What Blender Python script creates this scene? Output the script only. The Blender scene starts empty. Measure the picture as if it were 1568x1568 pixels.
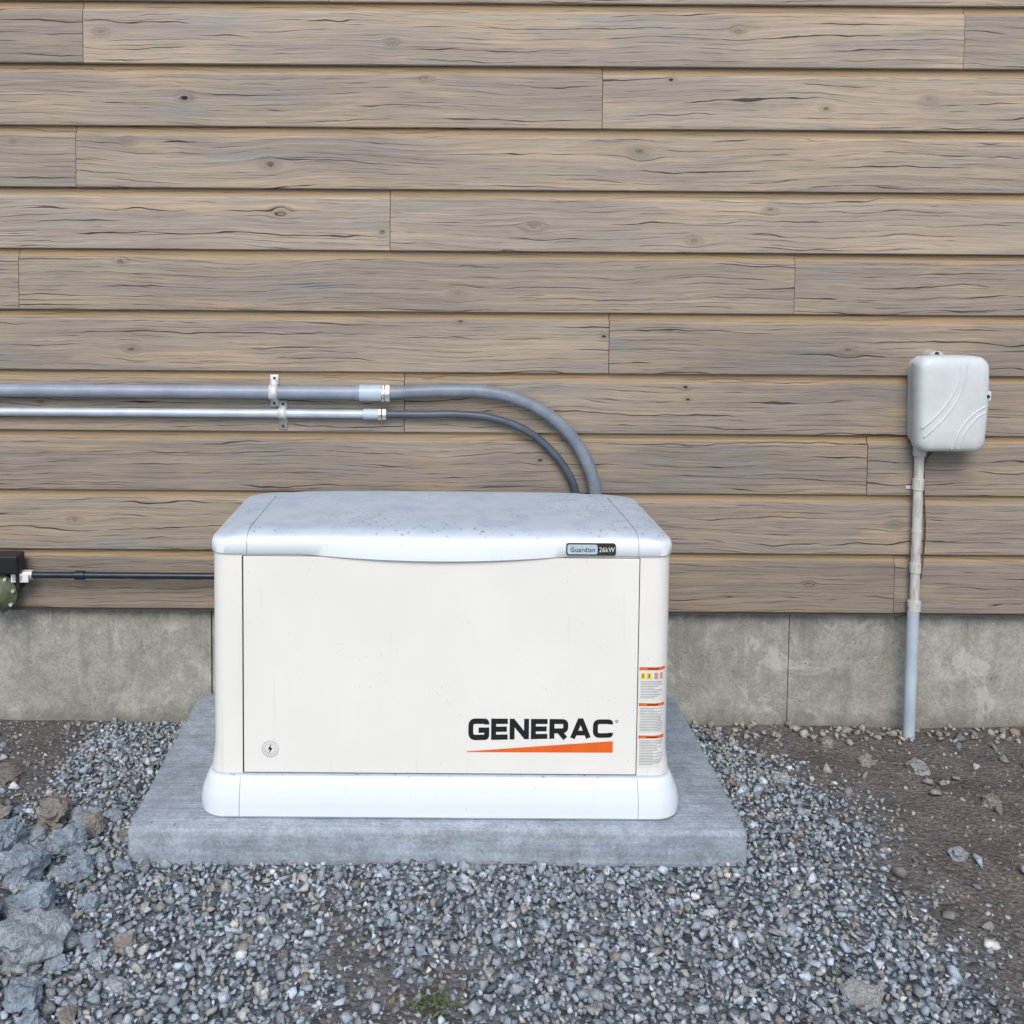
import bpy, bmesh, math, random
import numpy as np
from mathutils import Vector, Matrix, noise as mn
random.seed(7); rng=np.random.default_rng(11)
sc=bpy.context.scene
COL=sc.collection
# ------------------------------------------------------------ helpers
def new_obj(name,data,parent=None):
    o=bpy.data.objects.new(name,data); COL.objects.link(o)
    if parent: o.parent=parent
    return o
def empty(name,loc=(0,0,0)):
    o=bpy.data.objects.new(name,None); COL.objects.link(o); o.empty_display_size=.1
    return o
def mesh(name,verts,faces,mat=None,parent=None,smooth=None,bevel=None):
    me=bpy.data.meshes.new(name); me.from_pydata([tuple(v) for v in verts],[],faces); me.update()
    bm=bmesh.new(); bm.from_mesh(me); bmesh.ops.recalc_face_normals(bm,faces=bm.faces)
    bm.to_mesh(me); bm.free()
    if smooth is not None:
        me.polygons.foreach_set('use_smooth',[True]*len(me.polygons)); me.set_sharp_from_angle(angle=math.radians(smooth))
    if mat: me.materials.append(mat)
    o=new_obj(name,me,parent)
    if bevel:
        m=o.modifiers.new('bev','BEVEL'); m.width=bevel; m.segments=3; m.limit_method='ANGLE'
    return o
def box(name,x0,x1,y0,y1,z0,z1,mat,parent=None,bevel=None):
    v=[(x,y,z) for x in(x0,x1) for y in(y0,y1) for z in(z0,z1)]
    f=[(0,1,3,2),(4,6,7,5),(0,4,5,1),(2,3,7,6),(0,2,6,4),(1,5,7,3)]
    return mesh(name,v,f,mat,parent,None,bevel)
def tube(name,pts,r,mat,parent=None,bez=False,res=8,cap=True):
    cu=bpy.data.curves.new(name,'CURVE'); cu.dimensions='3D'; cu.bevel_depth=r; cu.bevel_resolution=res; cu.use_fill_caps=cap
    if bez:
        s=cu.splines.new('BEZIER'); s.bezier_points.add(len(pts)-1); s.resolution_u=16
        for b,p in zip(s.bezier_points,pts):
            b.co=p; b.handle_left_type=b.handle_right_type='AUTO'
    else:
        s=cu.splines.new('POLY'); s.points.add(len(pts)-1)
        for b,p in zip(s.points,pts): b.co=(*p,1)
    cu.materials.append(mat)
    return new_obj(name,cu,parent)
def loft(name,rings,mat,parent=None,smooth=40,cap0=True,cap1=True):
    n=len(rings[0]); v=[p for r in rings for p in r]; f=[]
    for k in range(len(rings)-1):
        for i in range(n):
            j=(i+1)%n; f.append((k*n+i,k*n+j,(k+1)*n+j,(k+1)*n+i))
    if cap0: f.append(tuple(range(n)))
    if cap1: f.append(tuple(range((len(rings)-1)*n,len(rings)*n)))
    return mesh(name,v,f,mat,parent,smooth)
def rr(hx,hy,r,ns=24,nc=8,rb=None):
    """rounded rectangle, straight sides subdivided; rb = radius of the +y corners"""
    pts=[]; rb=r if rb is None else rb
    cs=[(hx-r,-hy+r,-90,r),(hx-rb,hy-rb,0,rb),(-hx+rb,hy-rb,90,rb),(-hx+r,-hy+r,180,r)]
    for k,(cx,cy,a0,q) in enumerate(cs):
        for i in range(nc+1):
            a=math.radians(a0+90*i/nc); pts.append((cx+q*math.cos(a),cy+q*math.sin(a)))
        nx=cs[(k+1)%4]; a=math.radians(nx[2]); e=(nx[0]+nx[3]*math.cos(a),nx[1]+nx[3]*math.sin(a)); s=pts[-1]
        for i in range(1,ns):
            t=i/ns; pts.append((s[0]+(e[0]-s[0])*t,s[1]+(e[1]-s[1])*t))
    return pts
# ------------------------------------------------------------ material helpers
class NT:
    def __init__(s,name):
        s.m=bpy.data.materials.new(name); s.m.use_nodes=True; s.t=s.m.node_tree; s.n=s.t.nodes; s.l=s.t.links
        s.b=s.n['Principled BSDF']
    def new(s,t,**k):
        nd=s.n.new(t)
        for a,b in k.items(): setattr(nd,a,b)
        return nd
    def put(s,sock,v):
        if v is None: return
        if isinstance(v,bpy.types.NodeSocket): s.l.new(v,sock)
        else: sock.default_value=v
    def M(s,op,a,b=None,c=None,clamp=False):
        nd=s.new('ShaderNodeMath',operation=op,use_clamp=clamp)
        s.put(nd.inputs[0],a); s.put(nd.inputs[1],b)
        if c is not None: s.put(nd.inputs[2],c)
        return nd.outputs[0]
    def xyz(s,x,y,z=0.0):
        nd=s.new('ShaderNodeCombineXYZ'); s.put(nd.inputs[0],x); s.put(nd.inputs[1],y); s.put(nd.inputs[2],z); return nd.outputs[0]
    def noise(s,vec,scale=1.0,detail=3.0,rough=.5,dist=0.0):
        nd=s.new('ShaderNodeTexNoise'); s.put(nd.inputs['Vector'],vec); nd.inputs['Scale'].default_value=scale
        nd.inputs['Detail'].default_value=detail; nd.inputs['Roughness'].default_value=rough; nd.inputs['Distortion'].default_value=dist
        return nd.outputs['Fac']
    def vor(s,vec,scale,out='Distance',feature='F1'):
        nd=s.new('ShaderNodeTexVoronoi',feature=feature); s.put(nd.inputs['Vector'],vec); nd.inputs['Scale'].default_value=scale
        return nd.outputs[out]
    def ramp(s,v,a,b,lo=0.0,hi=1.0,smooth=True):
        nd=s.new('ShaderNodeMapRange'); nd.interpolation_type='SMOOTHSTEP' if smooth else 'LINEAR'
        s.put(nd.inputs[0],v); s.put(nd.inputs[1],a); s.put(nd.inputs[2],b); s.put(nd.inputs[3],lo); s.put(nd.inputs[4],hi); return nd.outputs[0]
    def mix(s,f,a,b,mode='MIX'):
        nd=s.new('ShaderNodeMix',data_type='RGBA',blend_type=mode); s.put(nd.inputs[0],f)
        for i,v in((6,a),(7,b)):
            if isinstance(v,bpy.types.NodeSocket): s.l.new(v,nd.inputs[i])
            elif isinstance(v,(int,float)): nd.inputs[i].default_value=(v,v,v,1)
            else: nd.inputs[i].default_value=(*v,1)
        return nd.outputs[2]
    def grey(s,v):
        nd=s.new('ShaderNodeCombineColor'); 
        for i in range(3): s.put(nd.inputs[i],v)
        return nd.outputs[0]
    def pos(s):
        g=s.new('ShaderNodeNewGeometry'); x=s.new('ShaderNodeSeparateXYZ'); s.l.new(g.outputs['Position'],x.inputs[0])
        return g.outputs['Position'],x.outputs[0],x.outputs[1],x.outputs[2]
    def bump(s,h,strength=.5,dist=.01):
        nd=s.new('ShaderNodeBump'); nd.inputs['Strength'].default_value=strength; nd.inputs['Distance'].default_value=dist
        s.put(nd.inputs['Height'],h); s.l.new(nd.outputs[0],s.b.inputs['Normal'])
    def fin(s,col,rough=.6,metal=0.0,spec=None):
        s.put(s.b.inputs['Base Color'],col if isinstance(col,bpy.types.NodeSocket) else (*col,1))
        s.put(s.b.inputs['Roughness'],rough); s.put(s.b.inputs['Metallic'],metal)
        if spec is not None: s.b.inputs['Specular IOR Level'].default_value=spec
        return s.m
def simple(name,col,rough=.5,metal=0.0,var=.15,scale=30,bump=0.0):
    t=NT(name); p,x,y,z=t.pos(); n=t.noise(p,scale,3,.6)
    c=t.mix(1.0,col,t.grey(t.ramp(n,.3,.7,1-var,1+var*.5)),'MULTIPLY')
    if bump: t.bump(n,bump,.003)
    return t.fin(c,rough,metal)
def paint(name,col,rough=.38,dirt=1.0,top=False):
    t=NT(name); p,x,y,z=t.pos()
    big=t.noise(p,3.5,2,.6)
    c=t.mix(1.0,col,t.grey(t.ramp(big,.3,.75,.955,1.0)),'MULTIPLY')
    streak=t.noise(t.xyz(t.M('MULTIPLY',x,40.0),t.M('MULTIPLY',y,40.0),t.M('MULTIPLY',z,2.0)),1.0,2,.6)
    c=t.mix(t.ramp(streak,.60,.85,0.0,.20*dirt),c,(.52,.49,.42))
    v=t.vor(p,62.0); sp=t.noise(p,9.0,2)
    spm=t.M('MULTIPLY',t.ramp(v,.04,.13,1.0,0.0),t.ramp(sp,.52,.66,0.0,.6*dirt))
    c=t.mix(spm,c,(.32,.28,.22))
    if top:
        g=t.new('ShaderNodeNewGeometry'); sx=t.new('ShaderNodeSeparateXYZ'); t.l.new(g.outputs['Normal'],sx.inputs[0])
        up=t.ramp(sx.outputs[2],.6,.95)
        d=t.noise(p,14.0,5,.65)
        c=t.mix(t.M('MULTIPLY',up,t.ramp(d,.35,.75,.55,.90)),c,(.37,.46,.57))  # dust mottle on up-facing faces, its blue standing in for sky light
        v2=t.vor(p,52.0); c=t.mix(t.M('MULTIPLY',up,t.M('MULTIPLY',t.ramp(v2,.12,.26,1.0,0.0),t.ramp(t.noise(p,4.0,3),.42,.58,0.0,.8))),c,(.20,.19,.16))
    t.bump(t.noise(p,350.0,1),.04,.001)
    return t.fin(c,rough)
M_white=paint('powder_coat_white',(.845,.825,.785))
M_lid=paint('powder_coat_sky_tint',(.75,.80,.85),.52,1.1,True)  # same white coat, with blue sky reflection painted into its colour
M_dark=simple('dark_gap',(.02,.02,.022),.7)
M_seam=simple('seam_grey',(.30,.31,.33),.6)
M_black=simple('black_paint',(.012,.012,.014),.45)
M_orange=simple('orange_decal',(.80,.135,.015),.45,0,.05)
M_labelw=simple('label_white',(.76,.75,.72),.5,0,.06)
M_labelg=simple('label_print',(.33,.34,.36),.5)
M_yellow=simple('label_yellow',(.85,.62,.05),.5)
M_badge=simple('badge_silver',(.46,.56,.62),.35,0,.08)
M_pvc=simple('grey_pvc',(.27,.315,.39),.40,0,.16,9)
M_pvcl=simple('light_pvc',(.46,.53,.62),.4,0,.16,9)
M_flex=simple('liquidtight_grey',(.20,.23,.28),.42,0,.18,14)
M_flexd=simple('liquidtight_dark',(.075,.095,.13),.42,0,.18,14)
M_galv=simple('galvanised',(.66,.66,.63),.42,.35,.3,45,.1)
M_emt=simple('emt_steel',(.52,.59,.69),.42,.2,.15,12)
M_boxp=simple('utility_box_plastic',(.62,.65,.67),.45,0,.07,12)
M_boxd=simple('utility_box_shell_plastic',(.50,.51,.51),.5,0,.1,12)
M_blackpipe=simple('black_gas_pipe',(.02,.03,.045),.32,.2,.3,20)
M_green=simple('regulator_green',(.13,.15,.09),.5,.2,.35,30)
def oldmetal():
    t=NT('weathered_conduit'); p,x,y,z=t.pos()
    n=t.noise(t.xyz(t.M('MULTIPLY',x,60.0),t.M('MULTIPLY',y,60.0),t.M('MULTIPLY',z,11.0)),1.0,5,.7)
    c=t.mix(t.ramp(n,.46,.70),(.60,.60,.58),(.36,.32,.26))
    return t.fin(c,.5,.1)
M_old=oldmetal()
def concrete(name,a,b,streaks=True,speck=.5,bscale=1.0,brush=False):
    t=NT(name); p,x,y,z=t.pos()
    n=t.noise(p,2.6,5,.65,.6); n2=t.noise(p,18.0,5,.7); n3=t.noise(p,120.0,2,.6)
    c=t.mix(t.ramp(n,.3,.7),a,b)
    c=t.mix(1.0,c,t.grey(t.ramp(n2,.25,.75,.76,1.16)),'MULTIPLY')
    c=t.mix(1.0,c,t.grey(t.ramp(n3,.25,.75,.84,1.12)),'MULTIPLY')
    h=t.M('ADD',n2,t.M('MULTIPLY',n3,.5))
    if streaks:
        s=t.noise(t.xyz(t.M('MULTIPLY',x,15.0),0.0,t.M('MULTIPLY',z,1.3)),1.0,4,.65,.5)
        c=t.mix(t.M('MULTIPLY',t.ramp(s,.48,.66,0.0,.55),t.ramp(z,.05,.36,.35,1.0)),c,tuple(v*.6 for v in a))
        s2=t.noise(t.xyz(t.M('MULTIPLY',x,3.2),5.0,t.M('MULTIPLY',z,3.2)),1.0,6,.78,1.2)
        c=t.mix(t.ramp(s2,.54,.62,0.0,.5),c,tuple(min(1,v*1.35) for v in b))
        s3=t.noise(t.xyz(t.M('MULTIPLY',x,5.0),9.0,t.M('MULTIPLY',z,4.0)),1.0,5,.7,.8)
        c=t.mix(t.ramp(s3,.55,.68,0.0,.6),c,tuple(v*.68 for v in a))
        e=t.vor(t.xyz(t.M('MULTIPLY',x,34.0),0.0,t.M('MULTIPLY',z,1.2)),1.0,'Distance')
        w_=t.M('MULTIPLY',t.ramp(e,.04,.12,1.0,0.0),t.ramp(t.noise(p,5.0,3),.52,.62,0.0,.7))
        c=t.mix(w_,c,(.62,.61,.57))
        c=t.mix(t.ramp(t.M('ADD',z,t.M('MULTIPLY',n2,.09)),.02,.10,.5,0.0),c,(.15,.13,.11))
    pit=t.vor(p,38.0); pm=t.M('MULTIPLY',t.ramp(pit,.06,.14,1.0,0.0),t.ramp(t.noise(p,7.0,2),.5,.6,0.0,speck))
    c=t.mix(pm,c,(.06,.055,.05)); h=t.M('SUBTRACT',h,pm)
    if brush:
        br=t.noise(t.xyz(t.M('MULTIPLY',x,2.0),t.M('MULTIPLY',y,170.0),t.M('MULTIPLY',z,60.0)),1.0,3,.6)
        c=t.mix(1.0,c,t.grey(t.ramp(br,.3,.7,.84,1.10)),'MULTIPLY'); h=t.M('ADD',h,t.M('MULTIPLY',br,.6))
    t.bump(h,.6*bscale,.004)
    return t.fin(c,.88,0,.25)
M_found=concrete('foundation_concrete',(.31,.298,.262),(.40,.39,.35))
M_slab=concrete('pad_concrete',(.28,.325,.375),(.37,.415,.47),False,.35,.7,True)
# ---- weathered siding; up to four knots per board are stored on the board's vertices
KN=[]
def wx(px): return (px-670)*.00209
COURSE0=.380; H=.1945
for px,k,fr,R,d in [(285,1,.45,.015,1),(415,2,.40,.016,.5),(200,2,.75,.014,.1),(650,1,.8,.012,.2),(1020,1,.80,.009,.9),(1255,1,.35,.011,.5),
     (1410,1,.5,.014,.1),(1175,3,.70,.012,.3),(815,3,.42,.018,.15),(430,3,.62,.016,.2),(585,3,.30,.012,.4),(1060,3,.2,.014,.25),(975,2,.62,.018,.2),
     (185,4,.8,.012,.3),(705,5,.85,.010,.8),(200,5,.35,.013,.5),(925,5,.62,.008,.9),(1052,6,.78,.008,1),(1056,6,.58,.008,.9),(830,7,.55,.010,.8),
     (700,4,.3,.016,.1),(1250,9,.5,.012,.3),(1380,8,.5,.014,.15),(110,8,.5,.013,.2),(60,6,.5,.012,.2),(1300,5,.4,.014,.1),(160,0,.5,.013,.2),(600,0,.35,.012,.15),(1120,0,.6,.013,.1)]:
    KN.append((k,wx(px),fr,R,d))
def wood():
    t=NT('weathered_board_siding'); p,x,y,z=t.pos()
    at=t.new('ShaderNodeVertexColor',layer_name='board'); sp=t.new('ShaderNodeSeparateColor'); t.l.new(at.outputs['Color'],sp.inputs[0])
    rnd,strip,tone=sp.outputs
    w=z; core=None; halo=None
    for i in range(4):
        ka=t.new('ShaderNodeVertexColor',layer_name='knot%d'%i); ks=t.new('ShaderNodeSeparateColor'); t.l.new(ka.outputs['Color'],ks.inputs[0])
        kx,kz,R=ks.outputs; d=ka.outputs['Alpha']
        dx=t.M('MULTIPLY',t.M('SUBTRACT',x,kx),.55); dz=t.M('SUBTRACT',z,kz)
        r2=t.M('ADD',t.M('MULTIPLY',dx,dx),t.M('MULTIPLY',dz,dz)); RR=t.M('MULTIPLY',R,R)
        q=t.M('DIVIDE',RR,t.M('ADD',r2,t.M('MULTIPLY',RR,.25)))
        w=t.M('SUBTRACT',w,t.M('MULTIPLY',q,dz))
        rn=t.M('DIVIDE',r2,RR)
        c=t.M('MULTIPLY',t.ramp(rn,.05,.28,1.0,0.0),d); hh=t.ramp(rn,.3,3.2,.32,0.0)
        core=c if core is None else t.M('MAXIMUM',core,c); halo=hh if halo is None else t.M('MAXIMUM',halo,hh)
    xo=t.M('ADD',x,t.M('MULTIPLY',rnd,31.0)); zo=t.M('ADD',z,t.M('MULTIPLY',rnd,13.0)); w=t.M('ADD',w,t.M('MULTIPLY',rnd,13.0))
    wp=t.noise(t.xyz(t.M('MULTIPLY',xo,1.5),t.M('MULTIPLY',zo,4.0)),1.0,1,.5)
    wp2=t.noise(t.xyz(t.M('MULTIPLY',xo,9.0),t.M('MULTIPLY',zo,20.0)),1.0,2,.55)
    w=t.M('ADD',w,t.M('MULTIPLY',wp,.06)); w=t.M('ADD',w,t.M('MULTIPLY',wp2,.010))
    fine=t.noise(t.xyz(t.M('MULTIPLY',xo,5.0),t.M('MULTIPLY',w,300.0)),1.0,3,.65)
    mid=t.noise(t.xyz(t.M('MULTIPLY',xo,1.3),t.M('MULTIPLY',w,85.0)),1.0,3,.6)
    # drying checks: constant-thickness lines that follow the grain, opening and closing along it
    def checks(freq,thick,xs_,m0,m1,off):
        jit=t.noise(t.xyz(t.M('MULTIPLY',xo,2.2),t.M('MULTIPLY',w,freq*.35),off),1.0,3,.6)
        u_=t.M('ADD',t.M('MULTIPLY',w,freq),t.M('MULTIPLY',jit,1.6))
        fr=t.M('ABSOLUTE',t.M('SUBTRACT',t.M('FRACT',u_),.5)); idn=t.M('FLOOR',u_)
        mk=t.ramp(t.noise(t.xyz(t.M('MULTIPLY',xo,xs_),t.M('MULTIPLY',idn,7.31),off+4),1.0,3,.65),m0,m1)
        th=t.M('MULTIPLY',mk,thick*freq)
        inner=t.M('MULTIPLY',th,.35)
        ln=t.ramp(fr,inner,t.M('ADD',th,.0001),1.0,0.0)
        return t.M('MULTIPLY',ln,t.M('MINIMUM',t.M('MULTIPLY',mk,2.5),1.0))
    c1=checks(27.0,.0021,2.3,.46,.64,1.0)
    c2=checks(66.0,.0012,4.0,.47,.67,9.0)
    cr=t.M('MAXIMUM',c1,t.M('MULTIPLY',c2,.65))
    big=t.noise(t.xyz(t.M('MULTIPLY',xo,1.0),t.M('MULTIPLY',zo,6.0),3.0),1.0,3,.6)
    col=t.mix(t.ramp(big,.35,.65),(.285,.247,.212),(.375,.308,.243))
    warm=t.noise(t.xyz(t.M('MULTIPLY',xo,2.0),t.M('MULTIPLY',zo,12.0),8.0),1.0,3,.6)
    col=t.mix(t.ramp(warm,.5,.75,0.0,.6),col,(.50,.36,.25))
    col=t.mix(t.ramp(warm,.44,.25,0.0,.65),col,(.24,.255,.27))
    col=t.mix(1.0,col,t.grey(t.ramp(mid,.25,.75,.84,1.14)),'MULTIPLY')
    col=t.mix(1.0,col,t.grey(t.ramp(fine,.25,.75,.80,1.16)),'MULTIPLY')
    col=t.mix(1.0,col,t.grey(t.ramp(rnd,0.0,1.0,.92,1.08,False)),'MULTIPLY')
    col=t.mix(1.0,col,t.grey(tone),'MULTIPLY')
    col=t.mix(halo,col,(.17,.135,.11))
    col=t.mix(t.M('MULTIPLY',cr,.9),col,(.045,.034,.028))
    col=t.mix(core,col,(.025,.018,.014))
    sc_=t.mix(t.ramp(mid,.3,.7),(.42,.285,.155),(.28,.205,.13))
    col=t.mix(t.M('MULTIPLY',strip,.85),col,sc_)
    h=t.M('SUBTRACT',t.M('ADD',t.M('MULTIPLY',mid,.40),t.M('MULTIPLY',fine,.30)),t.M('ADD',cr,core))
    t.bump(h,.8,.004)
    return t.fin(col,.72,0,.3)
M_wood=wood()
# ------------------------------------------------------------ HOUSE WALL
house=empty('house_wall')
YF=3.285; XL,XR=-5.0,6.5
seams={0:[-1.122,1.651],1:[.516],2:[-1.15,1.86],3:[-.153],4:[-1.338,1.139],5:[.55],6:[-.105],7:[1.39],8:[-2.1,2.4],9:[1.49]}
V=[];F=[];C=[];K=[[],[],[],[]]
for k in range(-7,10):
    s=list(seams.get(k,[random.uniform(-1,1)]))
    while s[-1]<XR-1: s.append(s[-1]+random.uniform(2.2,3.4))
    while s[0]>XL+1: s.insert(0,s[0]-random.uniform(2.2,3.4) if k!=9 else s[0]-3.4)
    s=[XL]+[q for q in s if XL+.3<q<XR-.3]+[XR]
    z0=COURSE0+(9-k)*H
    tone={9:.80,8:.83,7:.86,6:.92,5:.97,4:1.0}.get(k,1.08)  # weathering by course, plus brighter top light painted into the upper boards
    for a,b in zip(s[:-1],s[1:]):
        dy=random.uniform(-.001,.001)
        ks=[(kx,z0+fr*H,R,d) for (kk,kx,fr,R,d) in KN if kk==k and a<kx<b][:4]
        while len(ks)<4:
            ks.append((random.uniform(a,b),z0+H*random.uniform(.25,.75),random.uniform(.006,.011),random.choice([.1,.2,.4])) if (len(ks)<1) else (-90.,-90.,.01,0.))
        prof=[(.008,z0,0),(-.011,z0,0),(-.0145,z0+.003,0),(-.015,z0+.012,0),(-.0145,z0+.06,0),(-.0135,z0+H-.032,0),(-.0115,z0+H-.027,0),(-.003,z0+H-.022,1),(-.001,z0+H-.019,1),(-.001,z0+H-.0012,1),(.006,z0+H-.0010,1)]
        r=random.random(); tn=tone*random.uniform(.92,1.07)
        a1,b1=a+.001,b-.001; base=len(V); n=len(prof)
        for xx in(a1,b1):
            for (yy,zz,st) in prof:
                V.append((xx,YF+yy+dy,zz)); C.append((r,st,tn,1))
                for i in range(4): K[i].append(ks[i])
        for i in range(n-1): F.append((base+i,base+i+1,base+n+i+1,base+n+i))
        F.append(tuple(range(base,base+n))); F.append(tuple(range(base+n,base+2*n)))
me=bpy.data.meshes.new('siding_boards'); me.from_pydata(V,[],F); me.update()
bm=bmesh.new(); bm.from_mesh(me); bmesh.ops.recalc_face_normals(bm,faces=bm.faces); bm.to_mesh(me); bm.free()
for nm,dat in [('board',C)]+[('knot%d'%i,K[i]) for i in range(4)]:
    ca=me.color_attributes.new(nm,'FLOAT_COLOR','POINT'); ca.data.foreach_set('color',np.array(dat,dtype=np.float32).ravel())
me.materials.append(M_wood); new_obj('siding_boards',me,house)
ztop=COURSE0+17*H
box('sheathing',XL,XR,YF+.010,YF+.20,COURSE0-.004,ztop,M_dark,house)
box('sill_flashing',XL,XR,YF-.006,YF+.009,COURSE0-.010,COURSE0-.002,simple('flashing',(.10,.085,.07),.5,.3),house)
fx=[XL,-3.1,-1.93,-.74,.45,1.17,2.36,3.55,4.74,XR]
for i,(a,b) in enumerate(zip(fx[:-1],fx[1:])):
    d=[0,.003,.0,.004,.001,.005,.002,.004,0][i]
    box('foundation_panel_%d'%(i+1),a+.0015,b-.0015,YF+.030+d,YF+.24,-.3,COURSE0-.006,M_found,house,.003)
box('foundation_core',XL,XR,YF+.04,YF+.23,-.3,COURSE0-.02,M_dark,house)
# ------------------------------------------------------------ GROUND
PX0,PX1=-.773,.790
def sstep(a,b,v):
    t=min(1,max(0,(v-a)/(b-a))); return t*t*(3-2*t)
def gh(x,y):
    h=.010*mn.noise(Vector((x*2.2,y*2.2,0)))+.006*mn.noise(Vector((x*7,y*7,3)))
    h+=.050*math.exp(-((x+1.14)/.24)**2-((y-2.3)/.45)**2)
    h-=.012*sstep(3.0,3.3,y)
    h-=.008*sstep(1.1,1.4,x)
    if y>3.35 or y<1 or abs(x)>5: h*=.3
    return h-.004
def dirt(x,y):
    n=mn.noise(Vector((x*3.1,y*3.1,7)))*.5+.35*mn.noise(Vector((x*9,y*9,2)))
    r=sstep(.98,1.36,x+.28*n+.22*sstep(2.8,3.25,y)-.06*sstep(2.6,2.2,y))
    l=.8*sstep(-1.02,-1.25,x+.2*n)*sstep(2.62,2.85,y)
    b=.5*sstep(1.0,1.5,x)
    m=.45*sstep(.28,.5,mn.noise(Vector((x*2.7+3,y*3.2,5)))+.3*mn.noise(Vector((x*9,y*9,12))))*sstep(2.4,2.15,y)
    return min(1,max(r,l,b,m))
def pile(x,y): return sstep(-.84,-.94,x)*sstep(2.72,2.6,y)
xs=np.concatenate([[-60,-30,-15,-8],np.arange(-5,6.5,.035),[8,15,30,60]])
ys=np.concatenate([[-60,-30,-12,-5,-2,0,.6],np.arange(1.0,3.5,.035),[4,8,20,60]])
V=[(x,y,gh(x,y)) for y in ys for x in xs]; nx=len(xs)
F=[(j*nx+i,j*nx+i+1,(j+1)*nx+i+1,(j+1)*nx+i) for j in range(len(ys)-1) for i in range(nx-1)]
me=bpy.data.meshes.new('ground'); me.from_pydata(V,[],F); me.update()
ca=me.color_attributes.new('zone','FLOAT_COLOR','POINT')
ca.data.foreach_set('color',np.array([(dirt(v[0],v[1]),0,0,1) for v in V],dtype=np.float32).ravel())
me.polygons.foreach_set('use_smooth',[True]*len(F))
t=NT('soil_and_fines'); p,x,y,z=t.pos()
at=t.new('ShaderNodeVertexColor',layer_name='zone'); sp=t.new('ShaderNodeSeparateColor'); t.l.new(at.outputs['Color'],sp.inputs[0])
n1=t.noise(p,8.0,5,.7); n2=t.noise(p,90.0,4,.7); vv=t.vor(p,75.0,'Color'); vd=t.vor(p,75.0)
so=t.mix(t.ramp(n1,.3,.7),(.125,.110,.098),(.215,.190,.170))
so=t.mix(1.0,so,t.grey(t.ramp(n2,.25,.75,.55,1.45)),'MULTIPLY')
sv=t.new('ShaderNodeSeparateColor'); t.l.new(vv,sv.inputs[0])
gr=t.mix(1.0,(.14,.155,.175),t.grey(t.ramp(sv.outputs[0],0.0,1.0,.4,1.5)),'MULTIPLY')
c=t.mix(sp.outputs[0],gr,so)
t.bump(t.M('ADD',t.M('ADD',n1,n2),t.M('MULTIPLY',t.M('SUBTRACT',1.0,vd),.6)),1.0,.012)
me.materials.append(t.fin(c,.95,0,.15)); new_obj('ground',me)
# ------------------------------------------------------------ GRAVEL
def stone_proto(npts,seed,flat=.7):
    r=random.Random(seed); bm=bmesh.new()
    for i in range(npts):
        v=Vector((r.gauss(0,1),r.gauss(0,1),r.gauss(0,1))).normalized()*r.uniform(.8,1.08)
        bm.verts.new((v.x,v.y*r.uniform(.7,1.0),v.z*flat))
    bmesh.ops.convex_hull(bm,input=bm.verts)
    for v in [v for v in bm.verts if not v.link_faces]: bm.verts.remove(v)
    bmesh.ops.triangulate(bm,faces=bm.faces)
    bm.verts.ensure_lookup_table(); bm.verts.index_update()
    vs=np.array([v.co[:] for v in bm.verts],dtype=np.float32); fs=np.array([[v.index for v in f.verts] for f in bm.faces],dtype=np.int32)
    bm.free(); return vs,fs
protos=[stone_proto(9+(i%5),100+i,.5+.12*(i%4)) for i in range(30)]
def rotmats(n):
    q=rng.normal(size=(n,4)); 
    q/=np.linalg.norm(q,axis=1)[:,None]; a,b,c,d=q.T
    return np.stack([np.stack([1-2*(c*c+d*d),2*(b*c-a*d),2*(b*d+a*c)],-1),np.stack([2*(b*c+a*d),1-2*(b*b+d*d),2*(c*d-a*b)],-1),np.stack([2*(b*d-a*c),2*(c*d+a*b),1-2*(b*b+c*c)],-1)],1).astype(np.float32)
def scatter(name,P,S,Cc,mat):
    P=np.array(P,dtype=np.float32); S=np.array(S,dtype=np.float32); Cc=np.array(Cc,dtype=np.float32)
    idx=rng.integers(0,len(protos),len(P)); R=rotmats(len(P))
    VV=[];FF=[];CCC=[];off=0
    for k,(vs,fs) in enumerate(protos):
        I=np.where(idx==k)[0]
        if len(I)==0: continue
        w=np.einsum('nij,vj->nvi',R[I],vs)*S[I][:,None,None]; w[:,:,2]*=.85; w+=P[I][:,None,:]
        m=len(vs); VV.append(w.reshape(-1,3)); FF.append((fs[None]+(np.arange(len(I))*m)[:,None,None]+off).reshape(-1,3))
        CCC.append(np.repeat(Cc[I],m,axis=0)); off+=len(I)*m
    VV=np.concatenate(VV);FF=np.concatenate(FF);CCC=np.concatenate(CCC)
    me=bpy.data.meshes.new(name); me.vertices.add(len(VV)); me.vertices.foreach_set('co',VV.ravel())
    me.loops.add(FF.size); me.loops.foreach_set('vertex_index',FF.ravel().astype(np.int32))
    me.polygons.add(len(FF)); me.polygons.foreach_set('loop_start',np.arange(0,FF.size,3,dtype=np.int32))
    me.update(calc_edges=True); me.validate()
    ca=me.color_attributes.new('tint','FLOAT_COLOR','POINT'); ca.data.foreach_set('color',np.c_[CCC,np.ones(len(CCC))].astype(np.float32).ravel())
    me.materials.append(mat); return new_obj(name,me)
t=NT('crushed_stone'); p,x,y,z=t.pos(); at=t.new('ShaderNodeVertexColor',layer_name='tint')
n=t.noise(p,160.0,2,.7); c=t.mix(1.0,at.outputs['Color'],t.grey(t.ramp(n,.25,.75,.72,1.22)),'MULTIPLY')
M_stone=t.fin(c,.85,0,.3)
P=[];S=[];Cc=[]
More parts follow.
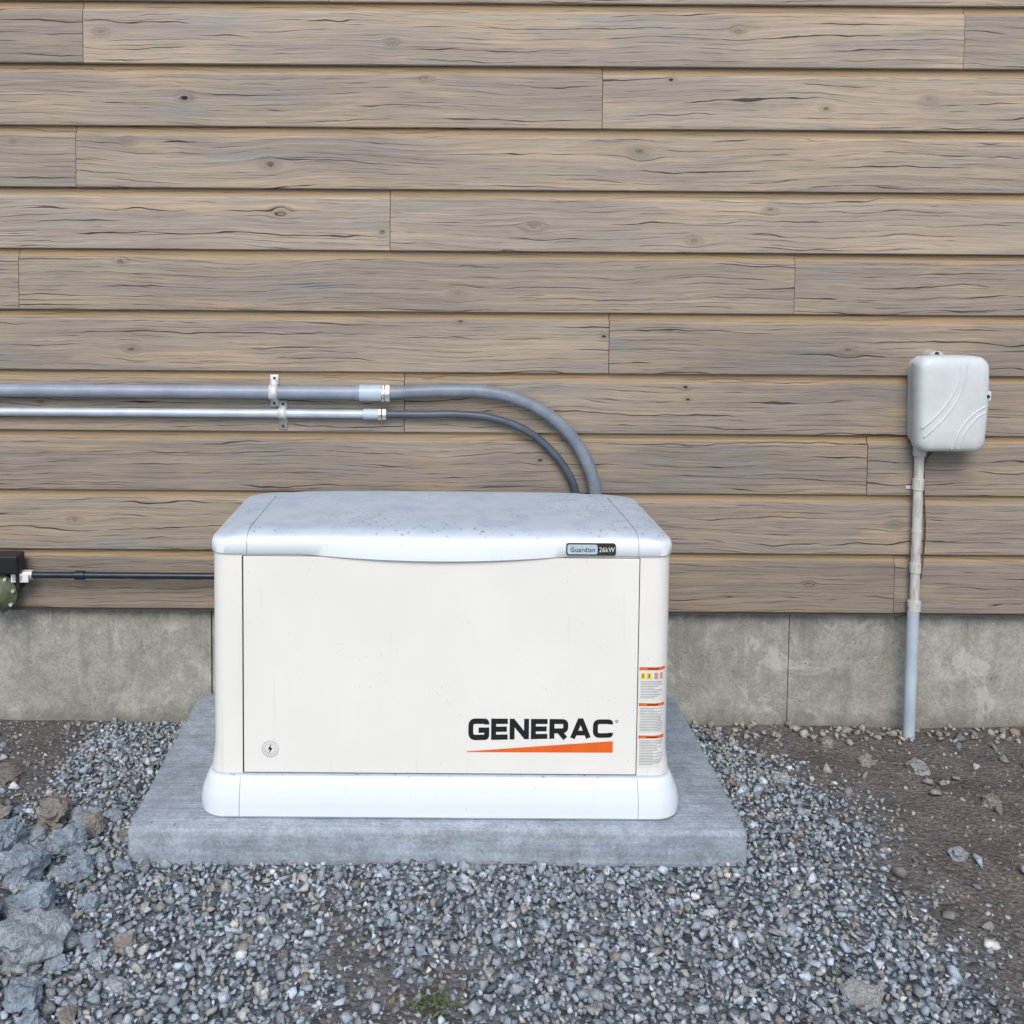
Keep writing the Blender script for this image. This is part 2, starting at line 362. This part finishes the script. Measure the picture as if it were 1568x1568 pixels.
def tint(dz):
    v=random.gauss(.315,.085); v=max(.11,min(.62,v))
    if random.random()<.07: v=random.uniform(.48,.68)
    k=random.random()
    if k<.14: c=(v*1.05,v*1.0,v*.92)
    elif k<.50: c=(v*.92,v*1.0,v*1.08)
    else: c=(v*.84,v*.98,v*1.13)
    if dz>.25 and random.random()<dz: c=(c[0]*.84,c[1]*.72,c[2]*.60)
    return c
def in_pad(x,y,m=0): return PX0-m<x<PX1+m and y>2.49-m
step=.0142
for yy in np.arange(1.45,3.31,step):
    for xx in np.arange(-2.5,2.9,step):
        x=xx+random.uniform(-.6,.6)*step; y=yy+random.uniform(-.6,.6)*step
        if in_pad(x,y,.002): continue
        d=dirt(x,y)
        if random.random()>1.0-.80*d: continue
        if random.random()<.45*pile(x,y): continue
        s=min(.0195,max(.005,random.lognormvariate(math.log(.0098),.30)))*(1-.35*d)
        P.append((x,y,gh(x,y)+s*random.uniform(-.1,.65)-(.003*d))); S.append(s); Cc.append(tint(d))
for i in range(14000):
    x=random.choice([random.uniform(-4.8,-2.5),random.uniform(2.9,5.5)]); y=random.uniform(1.0,3.31)
    s=random.uniform(.006,.016); P.append((x,y,gh(x,y)+s*.3)); S.append(s); Cc.append(tint(dirt(x,y)))
for i in range(460):
    x=random.uniform(-2,2.2); y=random.uniform(1.6,3.28)
    if in_pad(x,y,.02): continue
    s=random.uniform(.014,.024); P.append((x,y,gh(x,y)+s*.35)); S.append(s); Cc.append(tint(dirt(x,y)*.7))
for i in range(200):
    x=random.uniform(.82,2.6); y=random.uniform(3.2,3.31); s=random.uniform(.008,.02); P.append((x,y,gh(x,y)+s*.5)); S.append(s)
    v=random.uniform(.2,.4); Cc.append((v,v*.94,v*.84))
# chips kicked onto the pad edge
for i in range(26):
    x=random.uniform(PX0+.02,PX1-.02); y=random.choice([random.uniform(2.5,2.52),random.uniform(2.5,3.2)])
    if -.62<x<.65 and y>2.515: continue
    s=random.uniform(.0022,.0045); P.append((x,y,.0905+s*.4)); S.append(s); Cc.append(tint(0))
scatter('gravel',P,S,Cc,M_stone)
# ---- rocks / clods
RM={}
def rockmat(col):
    if col in RM: return RM[col]
    t=NT('rock_mat'); p,X,Y,Z=t.pos(); n=t.noise(p,25.0,5,.7); n2=t.noise(p,140.0,2,.6)
    c=t.mix(1.0,col,t.grey(t.ramp(n,.25,.75,.7,1.3)),'MULTIPLY'); c=t.mix(1.0,c,t.grey(t.ramp(n2,.3,.7,.8,1.2)),'MULTIPLY'); t.bump(t.M('ADD',n,n2),.9,.006)
    RM[col]=t.fin(c,.92,0,.2); return RM[col]
def rock(name,x,y,r,col,seed,parent=None,flat=.7,sink=.25,rough=.35,sub=4,lift=0):
    bm=bmesh.new(); bmesh.ops.create_icosphere(bm,subdivisions=sub,radius=1)
    q=Matrix.Rotation(seed*1.7,3,'Z')
    for v in bm.verts:
        d=v.co.copy()
        m=max(abs(d.x),abs(d.y),abs(d.z)); d2=d.lerp(d/m*.8,.45)
        f=1+rough*mn.noise(d*1.4+Vector((seed,0,0)))+.20*mn.noise(d*3.7+Vector((0,seed,0)))+.10*mn.noise(d*9+Vector((0,0,seed)))
        v.co=q@(Vector((d2.x*1.15,d2.y*.9,d2.z*flat))*f*r)
    me=bpy.data.meshes.new(name); bm.to_mesh(me); bm.free()
    me.materials.append(rockmat(col)); me.polygons.foreach_set('use_smooth',[True]*len(me.polygons)); me.set_sharp_from_angle(angle=.45)
    o=new_obj(name,me,parent); o.location=(x,y,gh(x,y)+r*flat*(1-sink*2)*.6+lift); o.rotation_euler=(random.uniform(-.3,.3),random.uniform(-.3,.3),random.uniform(0,6)); return o
rp=empty('rock_pile')
blue=(.25,.295,.345); bro=(.25,.225,.20)
spec=[(-1.02,2.66,.046,bro),(-.93,2.52,.046,blue),(-1.09,2.48,.056,blue),(-.87,2.42,.040,blue),(-.99,2.38,.054,blue),(-1.12,2.30,.066,blue),(-.80,2.30,.026,blue),
 (-.92,2.25,.050,blue),(-1.02,2.14,.060,blue),(-.87,2.12,.062,(.29,.325,.35)),(-.95,2.01,.052,blue),(-1.12,2.02,.060,blue),(-.83,1.99,.038,blue),(-1.18,2.62,.045,bro),(-.90,2.62,.03,bro),
 (-1.22,2.42,.06,blue),(-1.26,2.2,.07,blue),(-1.3,2.0,.06,blue),(-.97,1.94,.04,blue)]
for i,(x,y,r,c) in enumerate(spec): rock('clod_%d'%(i+1),x,y,r,c,i*3.3+1,rp,lift=r*.30,flat=.8)
for i in range(150):
    x=random.gauss(-1.0,.14); y=random.uniform(1.9,2.72); r=random.uniform(.010,.028)
    if in_pad(x,y,.03): continue
    rock('lump_%d'%(i+1),x,y,r,random.choice([blue,blue,blue,(.32,.355,.39),bro]),i*1.9+50,rp,sub=3)
for i,(x,y,r,c) in enumerate([(.885,2.02,.036,(.27,.27,.27)),(1.47,3.02,.030,(.29,.29,.29)),(1.33,3.06,.025,(.26,.24,.21)),(1.58,2.82,.028,(.26,.23,.20)),(1.02,2.93,.024,(.35,.36,.37)),(1.25,3.17,.022,(.29,.27,.24)),(-1.25,2.9,.04,(.19,.17,.15)),(1.35,2.55,.022,(.29,.31,.34)),(-.66,2.05,.022,(.30,.32,.35))]):
    rock('rock',x,y,r,c,i*7.7+300)
# small weed in the gravel
t=NT('weed_leaf'); p,x,y,z=t.pos(); M_weed=t.fin(t.mix(t.ramp(t.noise(p,60.0,2),.3,.7),(.05,.085,.03),(.11,.13,.05)),.7)
v=[];f=[]
rw=random.Random(5)
for i in range(60):
    cx_,cy_=rw.gauss(0,.022),2.0+rw.gauss(0,.015); a=rw.uniform(0,6.28); L=rw.uniform(.010,.022); wd=L*.28; z0=gh(cx_,cy_)+.008
    dx,dy=math.cos(a),math.sin(a); b=len(v)
    v+=[(cx_,cy_,z0),(cx_+dx*L*.5-dy*wd,cy_+dy*L*.5+dx*wd,z0+L*.45),(cx_+dx*L,cy_+dy*L,z0+L*.5),(cx_+dx*L*.5+dy*wd,cy_+dy*L*.5-dx*wd,z0+L*.42)]; f.append((b,b+1,b+2,b+3))
mesh('weed',v,f,M_weed)
# ------------------------------------------------------------ CONCRETE PAD
def pad():
    rings=[]; cxp=(PX0+PX1)/2
    base=rr((PX1-PX0)/2,.404,.012,60,4)
    for dz,ins in((-.03,.0),(.02,0.0),(.04,0.0),(.06,0.0),(.078,0.0),(.086,.0025),(.09,.008)):
        ring=[]
        for (a,b) in base:
            nn=.003*mn.noise(Vector((a*9,b*9,dz*30)))+.0022*mn.noise(Vector((a*40,b*40,dz*60)))
            ring.append((cxp+a-math.copysign(ins,a)+nn*np.sign(a),2.894+b-math.copysign(ins,b)+(nn if b<0 else 0),dz+(.0015*mn.noise(Vector((a*14,b*14,0))) if dz>.07 else 0)))
        rings.append(ring)
    return loft('concrete_pad',rings,M_slab,None,50)
pad()
# ------------------------------------------------------------ GENERATOR
gen=empty('standby_generator')
CX=.015; YG0=2.556; DEP=.60; CY=YG0+DEP/2; HX=.586; HY=DEP/2
def ring(dx,dy,z,r,fn=None,rb=None):
    out=[]
    for a,b in rr(HX+dx,HY+dy,r,40,10,rb):
        q=[CX+a,CY+b,z]
        if fn: q=fn(q,a,b)
        out.append(tuple(q))
    return out
Z0=.09
loft('base_skirt',[ring(.018,.010,Z0+.003,.06),ring(.030,.020,Z0+.003,.065),ring(.035,.027,Z0+.010,.07),ring(.036,.027,Z0+.035,.07),ring(.031,.023,Z0+.062,.065),ring(.022,.016,Z0+.085,.06),ring(.013,.009,Z0+.104,.05),ring(.010,.004,Z0+.108,.05)],M_lid,gen,40)
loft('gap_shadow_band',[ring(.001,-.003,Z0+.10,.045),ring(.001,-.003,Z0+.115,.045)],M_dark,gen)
loft('cabinet_body',[ring(.010,.0,Z0+.1095,.048),ring(.007,0,Z0+.125,.046),ring(.003,0,Z0+.15,.044),ring(0,0,Z0+.18,.042),ring(0,0,.7705,.042)],M_white,gen,40)
loft('lid_gasket',[ring(-.004,-.004,.766,.04),ring(-.004,-.004,.775,.04)],M_seam,gen)
def lidfn(level):
    def f(q,a,b):
        t=(b+HY)/(2*HY)
        if level>=2: q[2]-=.026*max(0,t)*min(1,(level-1)/3)
        if b<-HY+.03 and -.35<a<.335:
            u=(a+.0075)/.3425; k=max(0,1-u*u)
            if level<=1: q[2]-=.014*k
            q[1]-=.010*k*(1 if level<=1 else .6 if level==2 else .2 if level==3 else 0)
        if level>=2:  q[2]+=.003*(1-(a/HX)**2)
        return q
    return f
LR=[(-.012,-.012,.7705,.04,0),(.002,.002,.7705,.046,0),(.005,.006,.774,.048,1),(.006,.006,.797,.05,2),(.002,.003,.809,.055,3),(-.012,-.008,.8185,.065,4),(-.035,-.022,.8255,.08,4),(-.062,-.040,.829,.08,5),(-.094,-.065,.8305,.07,5)]
rings=[ring(a,b,z,r,lidfn(l),r+[0,0,0,.02,.05,.09,.10,.10,.09][i]) for i,(a,b,z,r,l) in enumerate(LR)]
for k in (.8,.55,.3,.08):
    rings.append([(CX+(p[0]-CX)*k,CY+(p[1]-CY)*k,.8320+.003-.026*((p[1]-CY)*k+HY)/(2*HY)) for p in rings[8]])
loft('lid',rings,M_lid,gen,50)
for sx in(-.494,.498):
    pts=[]
    for (a,b,z,r,l) in LR[1:]:
        q=lidfn(l)([CX+sx,CY-(HY+b),z],sx,-(HY+b)); pts.append((q[0],q[1]-.0002,q[2]+.0001))
    for k in range(1,7):
        yb=-(HY-.065)+k/7*2*(HY-.065); pts.append((CX+sx,CY+yb,.8307-.026*(yb+HY)/(2*HY)+.003*(1-(sx/HX)**2)+.0003))
    tube('lid_seam',pts,.0008,M_seam,gen,res=2)
DX0,DX1=-.488,.516; DZ0,DZ1=Z0+.114,.7665
box('door_gap',DX0-.004,DX1+.0025,YG0-.0012,YG0+.004,DZ0-.003,DZ1+.001,M_dark,gen)
box('door',DX0,DX1,YG0-.0045,YG0-.0012-.0001,DZ0,DZ1,M_white,gen,.0012)
YD=YG0-.0045
for sx in(-.497,.520):
    pts=[]
    for (dx,dy,z) in[(0,.0272,Z0+.010),(0,.0272,Z0+.035),(0,.0232,Z0+.062),(0,.0162,Z0+.085),(0,.0092,Z0+.104)]:
        pts.append((sx,CY-HY-dy,z))
    tube('skirt_seam',pts,.0008,M_seam,gen,res=2)
# ---- lettering
def rounded(pts,rads,n=6):
    out=[]
    for i,(p,r) in enumerate(zip(pts,rads)):
        if r==0 or i in(0,len(pts)-1): out.append(p); continue
        a=Vector(pts[i-1])-Vector(p); b=Vector(pts[i+1])-Vector(p); a.normalize(); b.normalize(); P=Vector(p)
        s=P+a*r; e=P+b*r
        for k in range(n+1):
            t=k/n; q=s*(1-t)**2+P*2*t*(1-t)+e*t*t; out.append((q.x,q.y))
    return out
SV=[];SF=[];lay=[0]
LX0,LX1,LZT=.086,.456,.3495
def lmap(x,z,xo):
    X=xo+x; tt=(X-LX0)/(LX1-LX0); hh=.0575-.010*tt
    return X,LZT-(1-z)*hh
def stroke(pts,w,xo,sx):
    n=len(pts); L=[];R=[]; hw=w/2
    P=[Vector(p) for p in pts]
    for i in range(n):
        d0=(P[i]-P[i-1]).normalized() if i>0 else (P[1]-P[0]).normalized()
        d1=(P[i+1]-P[i]).normalized() if i<n-1 else d0
        m=(d0+d1).normalized(); nn=Vector((-m.y,m.x)); k=hw/max(.5,nn.dot(Vector((-d0.y,d0.x))))
        L.append(P[i]+nn*k); R.append(P[i]-nn*k)
    b=len(SV); y=YD-.0006-.00008*lay[0]; lay[0]=(lay[0]+1)%5
    for q in L+R:
        X,Z=lmap(q.x*sx,q.y,xo); SV.append((X,y,Z))
    for i in range(n-1): SF.append((b+i,b+i+1,b+n+i+1,b+n+i))
letters='GENERAC'; W={'G':1.06,'E':.84,'N':.98,'R':.95,'A':1.06,'C':1.02}
tot=sum(W[c] for c in letters)+.10*6; u=(LX1-LX0)/tot; xo=LX0; sw=.25
for ch in letters:
    w=W[ch]; h=sw/2; Rr=w-h
    S_={'G':[([(Rr,.72),(Rr,1-h),(h,1-h),(h,h),(Rr,h),(Rr,.46),(.52,.46)],[0,.12,.24,.24,.1,0,0])],
     'E':[([(h,0),(h,1)],[0,0]),([(h,1-h),(w,1-h)],[0,0]),([(h,.5),(w*.95,.5)],[0,0]),([(h,h),(w,h)],[0,0])],
     'N':[([(h,0),(h,1)],[0,0]),([(Rr,0),(Rr,1)],[0,0]),([(h*1.0,.92),(Rr,.08)],[0,0])],
     'R':[([(h,0),(h,1)],[0,0]),([(h,1-h),(Rr,1-h),(Rr,.40),(h,.40)],[0,.18,.18,0]),([(w*.5,.40),(w-h*1.1,0)],[0,0])],
     'A':[([(h*1.0,0),(w/2-.02,.97)],[0,0]),([(w-h,0),(w/2+.02,.97)],[0,0]),([(.25,.27),(w-.25,.27)],[0,0]),([(w/2-.14,.92),(w/2+.14,.92)],[0,0])],
     'C':[([(Rr,.73),(Rr,1-h),(h,1-h),(h,h),(Rr,h),(Rr,.27)],[0,.11,.24,.24,.11,0])]}[ch]
    for pts,rad in S_: stroke(rounded(pts,rad),sw,xo,u)
    xo+=(w+.10)*u
mesh('logo_lettering',SV,SF,M_black,gen)
mesh('logo_swoosh',[(LX0-.004,YD-.0006,.2630),(LX1,YD-.0006,.2925),(LX1,YD-.0006,.2620),(LX0-.004,YD-.0006,.2610)],[(0,1,2,3)],M_orange,gen)
def disc(name,x,z,y,r0,r1,mat,parent,n=32):
    v=[];f=[]
    for i in range(n):
        a=2*math.pi*i/n; v+= [(x+r0*math.cos(a),y,z+r0*math.sin(a)),(x+r1*math.cos(a),y,z+r1*math.sin(a))]
    for i in range(n): j=(i+1)%n; f.append((2*i,2*i+1,2*j+1,2*j))
    return mesh(name,v,f,mat,parent)
disc('registered_mark',.465,.3445,YD-.0008,.0024,.0038,M_black,gen,20)
ex,ez=-.421,.266
disc('emblem_disc',ex,ez,YD-.0006,.0001,.0215,M_labelw,gen)
disc('emblem_ring',ex,ez,YD-.0009,.0203,.0215,M_labelg,gen)
disc('emblem_ring_inner',ex,ez,YD-.0009,.0122,.0132,M_labelg,gen)
bl=[(.0025,.0125),(-.0065,-.0012),(-.0008,-.0012),(-.0038,-.0125),(.0065,.0025),(.0012,.0025)]
mesh('emblem_bolt',[(ex+a,YD-.0011,ez+b) for a,b in bl],[tuple(range(6))],M_black,gen)
v=[];f=[]
for k in range(14):
    a=2*math.pi*k/14; f.append(tuple(range(len(v),len(v)+4))); v+=[(ex+.0167*math.cos(a)+s*.0011,YD-.0009,ez+.0167*math.sin(a)+q*.0011) for s,q in((-1,-1),(1,-1),(1,1),(-1,1))]
mesh('emblem_text',v,f,M_labelg,gen)
def rplate(name,x0,x1,z0,z1,y,r,mat,th=.002,tilt=0):
    hx,hz=(x1-x0)/2,(z1-z0)/2; c=((x0+x1)/2,(z0+z1)/2); base=rr(hx,hz,r,2,5)
    return loft(name,[[(c[0]+a,y+th+ (b)*tilt,c[1]+b) for a,b in base],[(c[0]+a,y+(b)*tilt,c[1]+b) for a,b in base]],mat,gen,30)
yb=CY-HY-.0085
rplate('badge_frame',.329,.4545,.7765,.8065,yb-.001,.006,M_black,.006,.12)
rplate('badge_field',.332,.408,.7795,.8035,yb-.0016,.005,M_badge,.002,.12)
def text(name,s,x,z,y,size,mat,sx=1,bold=0,spc=1.05):
    cu=bpy.data.curves.new(name,'FONT'); cu.body=s; cu.size=size; cu.align_x='CENTER'; cu.align_y='CENTER'; cu.offset=bold; cu.space_character=spc
    cu.materials.append(mat); o=new_obj(name,cu,gen); o.location=(x,y,z); o.rotation_euler=(math.pi/2,0,0); o.scale=(sx,1,1); return o
text('badge_text_left','Guardian',.370,.7912,yb-.0045,.0160,simple('badge_ink',(.03,.07,.10),.5),.95,.0001,1.12)
text('badge_text_right','26kW',.431,.7912,yb-.0045,.0175,M_labelw,.85,.0001,1.08)
pc=[]
for i in range(81):
    s=i/80*.0705
    x0=.5215-CX
    flat=(HX-.042)-x0
    if s<flat: pc.append((CX+x0+s,CY-HY,0,-1))
    else:
        a=(s-flat)/.042; pc.append((CX+HX-.042+.042*math.sin(a),CY-HY+.042-.042*math.cos(a),math.sin(a),-math.cos(a)))
def wrap(name,s0,s1,z0,z1,mat,off):
    i0=int(s0*80); i1=max(i0+1,int(s1*80)); v=[];f=[]
    for i in range(i0,i1+1):
        x,y,nx_,ny_=pc[i]; v+=[(x+nx_*off,y+ny_*off,z0),(x+nx_*off,y+ny_*off,z1)]
    for k in range(i1-i0): f.append((2*k,2*k+1,2*k+3,2*k+2))
    return mesh(name,v,f,mat,gen,60)
lab=[(.486,.398),(.392,.313),(.307,.221)]
M_pink=simple('pink_mark',(.7,.3,.25),.5)
for n,(zt,zb) in enumerate(lab):
    wrap('warning_label_%d'%(n+1),0,1,zb,zt,M_labelw,.0008)
    wrap('warning_header_%d'%(n+1),.01,.99,zt-.009,zt-.001,M_orange,.0012)
    wrap('warning_header_text_%d'%(n+1),.3,.7,zt-.0065,zt-.004,M_black,.0015)
    z=zt-.014
    if n==0:
        for k in range(2):
            wrap('warning_triangle_%d'%k,.06+.22*k,.22+.22*k,z-.018,z-.002,M_yellow,.0012); wrap('warning_tri_mark_%d'%k,.12+.22*k,.16+.22*k,z-.015,z-.005,M_black,.0015)
        for k in range(2): wrap('prohibit_mark_%d'%k,.55+.2*k,.68+.2*k,z-.018,z-.002,M_pink,.0012)
        z-=.024
    r=random.Random(n)
    while z>zb+.005:
        wrap('label_line',.06,r.choice([.9,.93,.7,.85,.55]),z-.0016,z,M_labelg,.0012); z-=.0042
box('lid_catch',CX+HX-.001,CX+HX+.010,CY+.0,CY+.05,.70,.755,M_black,gen,.002)
box('lid_catch_opposite',CX-HX-.010,CX-HX+.001,CY+.0,CY+.05,.70,.755,M_black,gen,.002)
# ------------------------------------------------------------ CONDUITS
YW=YF-.015
def coup(name,x0,x1,y,z,r,mat,par): return tube(name,[(x0,y,z),(x1,y,z)],r,mat,par,res=10)
def hexnut(name,x0,x1,y,z,r,mat,par):
    rings=[[(xx,y+r*rr_*math.cos(math.pi/3*i),z+r*rr_*math.sin(math.pi/3*i)) for i in range(6)] for xx,rr_ in((x0,.94),(x0+.002,1),(x1-.002,1),(x1,.94))]
    return loft(name,rings,mat,par,20)
def strap(name,x,y,z,r,w,up,dn,mat,par):
    prof=[(YW-.003,z+up),(YW-.003,z+r+.004)]
    for i in range(13):
        a=math.pi/2+math.pi*i/12; prof.append((y+(r+.0015)*math.cos(a),z+(r+.0015)*math.sin(a)))
    prof+=[(YW-.003,z-r-.004),(YW-.003,z-dn)]
    v=[];n=len(prof)
    for (yy,zz) in prof: v+=[(x-w/2,yy,zz),(x+w/2,yy,zz)]
    f=[(2*i,2*i+1,2*i+3,2*i+2) for i in range(n-1)]
    o=mesh(name,v,f,mat,par,40); m=o.modifiers.new('s','SOLIDIFY'); m.thickness=.002; m.offset=0
    for zz in(z+up-.011,z-dn+.011):
        rg=[[(x+q*math.cos(2*math.pi*i/12),yy,zz+q*math.sin(2*math.pi*i/12)) for i in range(12)] for yy,q in((YW-.003,.0042),(YW-.0055,.0042),(YW-.0065,.003))]
        loft(name+'_screw',rg,M_dark,par,30)
    return o
M_strap=simple('zinc_strap',(.74,.74,.72),.45,.1,.2,45)
c1=empty('electrical_conduit'); r1=.0205; y1=YW-.026; z1=1.095
tube('rigid_run',[(-4.9,y1,z1),(-.20,y1,z1)],r1,M_pvc,c1)
coup('pvc_adapter',-.247,-.178,y1,z1,.0262,M_pvcl,c1)
coup('pvc_collar',-.262,-.245,y1,z1,.0235,M_pvc,c1)
coup('connector_thread',-.180,-.166,y1,z1,.0225,M_galv,c1)
hexnut('connector_nut',-.176,-.168,y1,z1,.030,M_galv,c1)
hexnut('connector_gland',-.166,-.150,y1,z1,.029,M_galv,c1)
tube('flex_run',[(-.155,y1,z1),(-.05,y1-.002,z1+.006),(.062,y1-.003,z1+.009),(.155,y1-.004,z1+.006),(.250,y1-.004,z1-.014),(.352,y1-.004,z1-.064),(.430,y1-.004,z1-.136),(.483,y1-.004,z1-.225),(.508,y1-.003,z1-.31),(.515,y1,.60),(.515,y1-.01,.45)],.0205,M_flex,c1,True,10)
strap('pipe_strap',-.522,y1,z1,r1,.027,.054,.050,M_strap,c1)
c2=empty('electrical_conduit'); r2=.0135; y2=YW-.018; z2=1.0255
tube('rigid_run',[(-4.9,y2,z2),(-.19,y2,z2)],r2,M_emt,c2)
coup('adapter',-.235,-.188,y2,z2,.0175,M_pvcl,c2)
hexnut('connector_nut',-.188,-.178,y2,z2,.020,M_galv,c2)
hexnut('connector_gland',-.176,-.162,y2,z2,.019,M_galv,c2)
tube('flex_run',[(-.168,y2,z2),(-.05,y2,z2),(.09,y2,z2),(.186,y2-.002,z2-.012),(.290,y2-.003,z2-.052),(.371,y2-.003,z2-.118),(.424,y2-.003,z2-.19),(.443,y2-.002,z2-.235),(.452,y2,.60),(.452,y2-.01,.45)],.0125,M_flexd,c2,True,10)
strap('pipe_strap',-.494,y2,z2,r2,.027,.040,.054,M_strap,c2)
g=empty('gas_pipe'); yg=YW-.045; zg=.503
tube('pipe',[(-1.32,yg,zg),(-.50,yg,zg)],.0105,M_blackpipe,g)
coup('coupling',-1.155,-1.125,yg,zg,.0145,M_blackpipe,g)
coup('valve_stub',-.545,-.52,yg,zg,.016,M_galv,g)
gr_=empty('gas_regulator')
rg=[[( -1.405+q*math.cos(2*math.pi*i/32),yy,.445+q*math.sin(2*math.pi*i/32)) for i in range(32)] for yy,q in((YW-.012,.05),(YW-.03,.062),(YW-.045,.066),(YW-.055,.066),(YW-.06,.058),(YW-.085,.045),(YW-.10,.022))]
loft('diaphragm_housing',rg,M_green,gr_,35)
for i in range(8):
    a=2*math.pi*i/8+.2; xx,zz=-1.405+.059*math.cos(a),.445+.059*math.sin(a)
    loft('flange_bolt',[[(xx+.006*math.cos(math.pi/3*j),yy,zz+.006*math.sin(math.pi/3*j)) for j in range(6)] for yy in(YW-.056,YW-.068)],M_galv,gr_,20)
box('valve_body',-1.42,-1.325,YW-.085,YW-.02,.515,.575,M_black,gr_,.006)
box('shutoff_lever',-1.335,-1.322,YW-.075,YW-.03,.462,.572,M_black,gr_,.002)
box('tag',-1.350,-1.295,YW-.072,YW-.070,.487,.514,M_labelw,gr_,.0004)
box('tag_print',-1.345,-1.315,YW-.0732,YW-.0725,.492,.509,M_labelg,gr_)
coup('union',-1.33,-1.29,yg,zg,.0165,M_galv,gr_)
# ------------------------------------------------------------ UTILITY BOX and riser conduit
ub=empty('utility_box'); bx,bz=1.606,1.078; bhx,bhz=.111,.149
def brg(y,r,inset=0):
    out=[]
    for a,b in rr(bhx-inset,bhz-inset,r,12,8):
        a2=a+(.007*(1-(b/bhz)**2) if a>0 else .004*(1-b/bhz)); 
        if a>0: a2-=.008*(1-b/bhz)/2
        b2=b+.006*(1-(a/bhx)**2)*(1 if b>0 else .3)
        out.append((bx+a2,y,bz+b2))
    return out
loft('back_shell',[brg(YW-.001,.030,.012),brg(YW-.055,.030,.009),brg(YW-.060,.030,.010)],M_boxd,ub,40)
loft('front_cover',[brg(YW-.050,.030,.003),brg(YW-.052,.030,.0),brg(YW-.088,.031,0),brg(YW-.100,.030,.003),brg(YW-.109,.029,.008),brg(YW-.115,.027,.018),brg(YW-.118,.022,.034),brg(YW-.120,.015,.06)],M_boxp,ub,60)
def dome(x,z):
    d=min(bhx-abs(x-bx),bhz-abs(z-bz))
    return YW-float(np.interp(d,[0,.003,.008,.018,.034,.06],[.088,.100,.109,.115,.118,.120]))
def rib(name,pts):
    P=[Vector((a,b)) for a,b in pts]; out=[]
    for i in range(len(P)-1):
        p0=P[max(0,i-1)];p1=P[i];p2=P[i+1];p3=P[min(len(P)-1,i+2)]
        for k in range(8):
            t=k/8; q=.5*((2*p1)+(p2-p0)*t+(2*p0-5*p1+4*p2-p3)*t*t+(3*p1-p0-3*p2+p3)*t**3); out.append(q)
    out.append(P[-1])
    tube(name,[(bx+q.x,dome(bx+q.x,bz+q.y)-.0000,bz+q.y) for q in out],.0030,M_boxp,ub,res=4)
rib('cover_rib_1',[(.098,.0),(.065,-.018),(.032,-.050),(.008,-.090),(-.004,-.135)])
rib('cover_rib_2',[(.098,-.018),(.070,-.034),(.045,-.062),(.026,-.095),(.016,-.135)])
rib('cover_swoosh_1',[(.015,.135),(.008,.085),(-.006,.045),(-.030,.005),(-.062,-.035),(-.098,-.070)])
rib('cover_swoosh_2',[(.033,.135),(.026,.080),(.012,.035),(-.014,-.010),(-.050,-.055),(-.092,-.098)])
loft('mounting_ear',[[(bx-.03+.024*math.cos(math.pi*i/12),yy,bz+.148+.018*math.sin(math.pi*i/12)) for i in range(13)] for yy in(YW-.001,YW-.05)],M_boxd,ub,40)
loft('mounting_screw',[[(bx-.03+.006*math.cos(math.pi*i/6),yy,bz+.158+.005*math.sin(math.pi*i/6)) for i in range(12)] for yy in(YW-.049,YW-.053)],M_dark,ub,30)
loft('cover_screw',[[(bx+.104+.005*math.cos(math.pi*i/6),yy,bz+.03+.005*math.sin(math.pi*i/6)) for i in range(12)] for yy in(YW-.10,YW-.1145)],M_dark,ub,30)
box('cover_screw_tab',bx+.094,bx+.1165,YW-.110,YW-.08,bz+.014,bz+.046,M_boxp,ub,.005)
rc=empty('riser_conduit'); xr,yr=1.545,YW-.024
def vt(n,z0,z1,r,m,dx=0): return tube(n,[(xr+dx,yr,z0),(xr+dx,yr,z1)],r,m,rc,res=8)
vt('upper_pipe',.40,.95,.0148,M_old)
vt('hub',.905,.945,.020,M_old); vt('coupling_top',.795,.83,.0180,M_old); vt('coupling_mid',.525,.555,.0175,M_old)
vt('joint_ring',.655,.665,.0160,M_old)
vt('reducer',.40,.432,.0205,M_old)
vt('lower_pipe',-.08,.415,.0185,M_pvcl,-.002)
tube('ground_wire',[(1.62,YW-.03,.94),(1.578,YW-.012,.90),(1.572,YW-.008,.80),(1.580,YW-.008,.66),(1.572,YW-.008,.5)],.0022,simple('brown_wire',(.10,.06,.035),.6),rc,True,3)
box('strap_tab',xr-.030,xr+.01,YW-.004,YW-.001,.792,.803,M_old,rc,.001)
# ------------------------------------------------------------ CAMERA
cam=bpy.data.cameras.new('camera'); co=new_obj('camera',cam)
cam.sensor_width=36; cam.lens=36; cam.shift_x=.0727; cam.shift_y=-.184; cam.clip_end=300; cam.clip_start=.05
R=Matrix.Rotation(math.radians(86.5),4,'X')@Matrix.Rotation(math.radians(.4),4,'Z')
co.matrix_world=Matrix.Translation((0,0,1.516))@R
sc.camera=co
# ------------------------------------------------------------ LIGHT
w=bpy.data.worlds.new('World'); sc.world=w; w.use_nodes=True; nt=w.node_tree
sky=nt.nodes.new('ShaderNodeTexSky'); sky.sky_type='NISHITA'; sky.sun_disc=False
el,az=math.radians(44),math.radians(186)
sky.sun_elevation=el; sky.sun_rotation=az; sky.air_density=1.1; sky.dust_density=.8
nt.links.new(sky.outputs[0],nt.nodes['Background'].inputs[0]); nt.nodes['Background'].inputs[1].default_value=.15
sl=bpy.data.lights.new('sun','SUN'); sl.energy=2.75; sl.angle=math.radians(34); sl.color=(1,.94,.855)
so_=new_obj('sun',sl); d=Vector((math.sin(az)*math.cos(el),math.cos(az)*math.cos(el),math.sin(el)))
so_.rotation_euler=(-d).to_track_quat('-Z','Y').to_euler()
sc.view_settings.view_transform='Standard'; sc.view_settings.look='None'; sc.view_settings.exposure=0
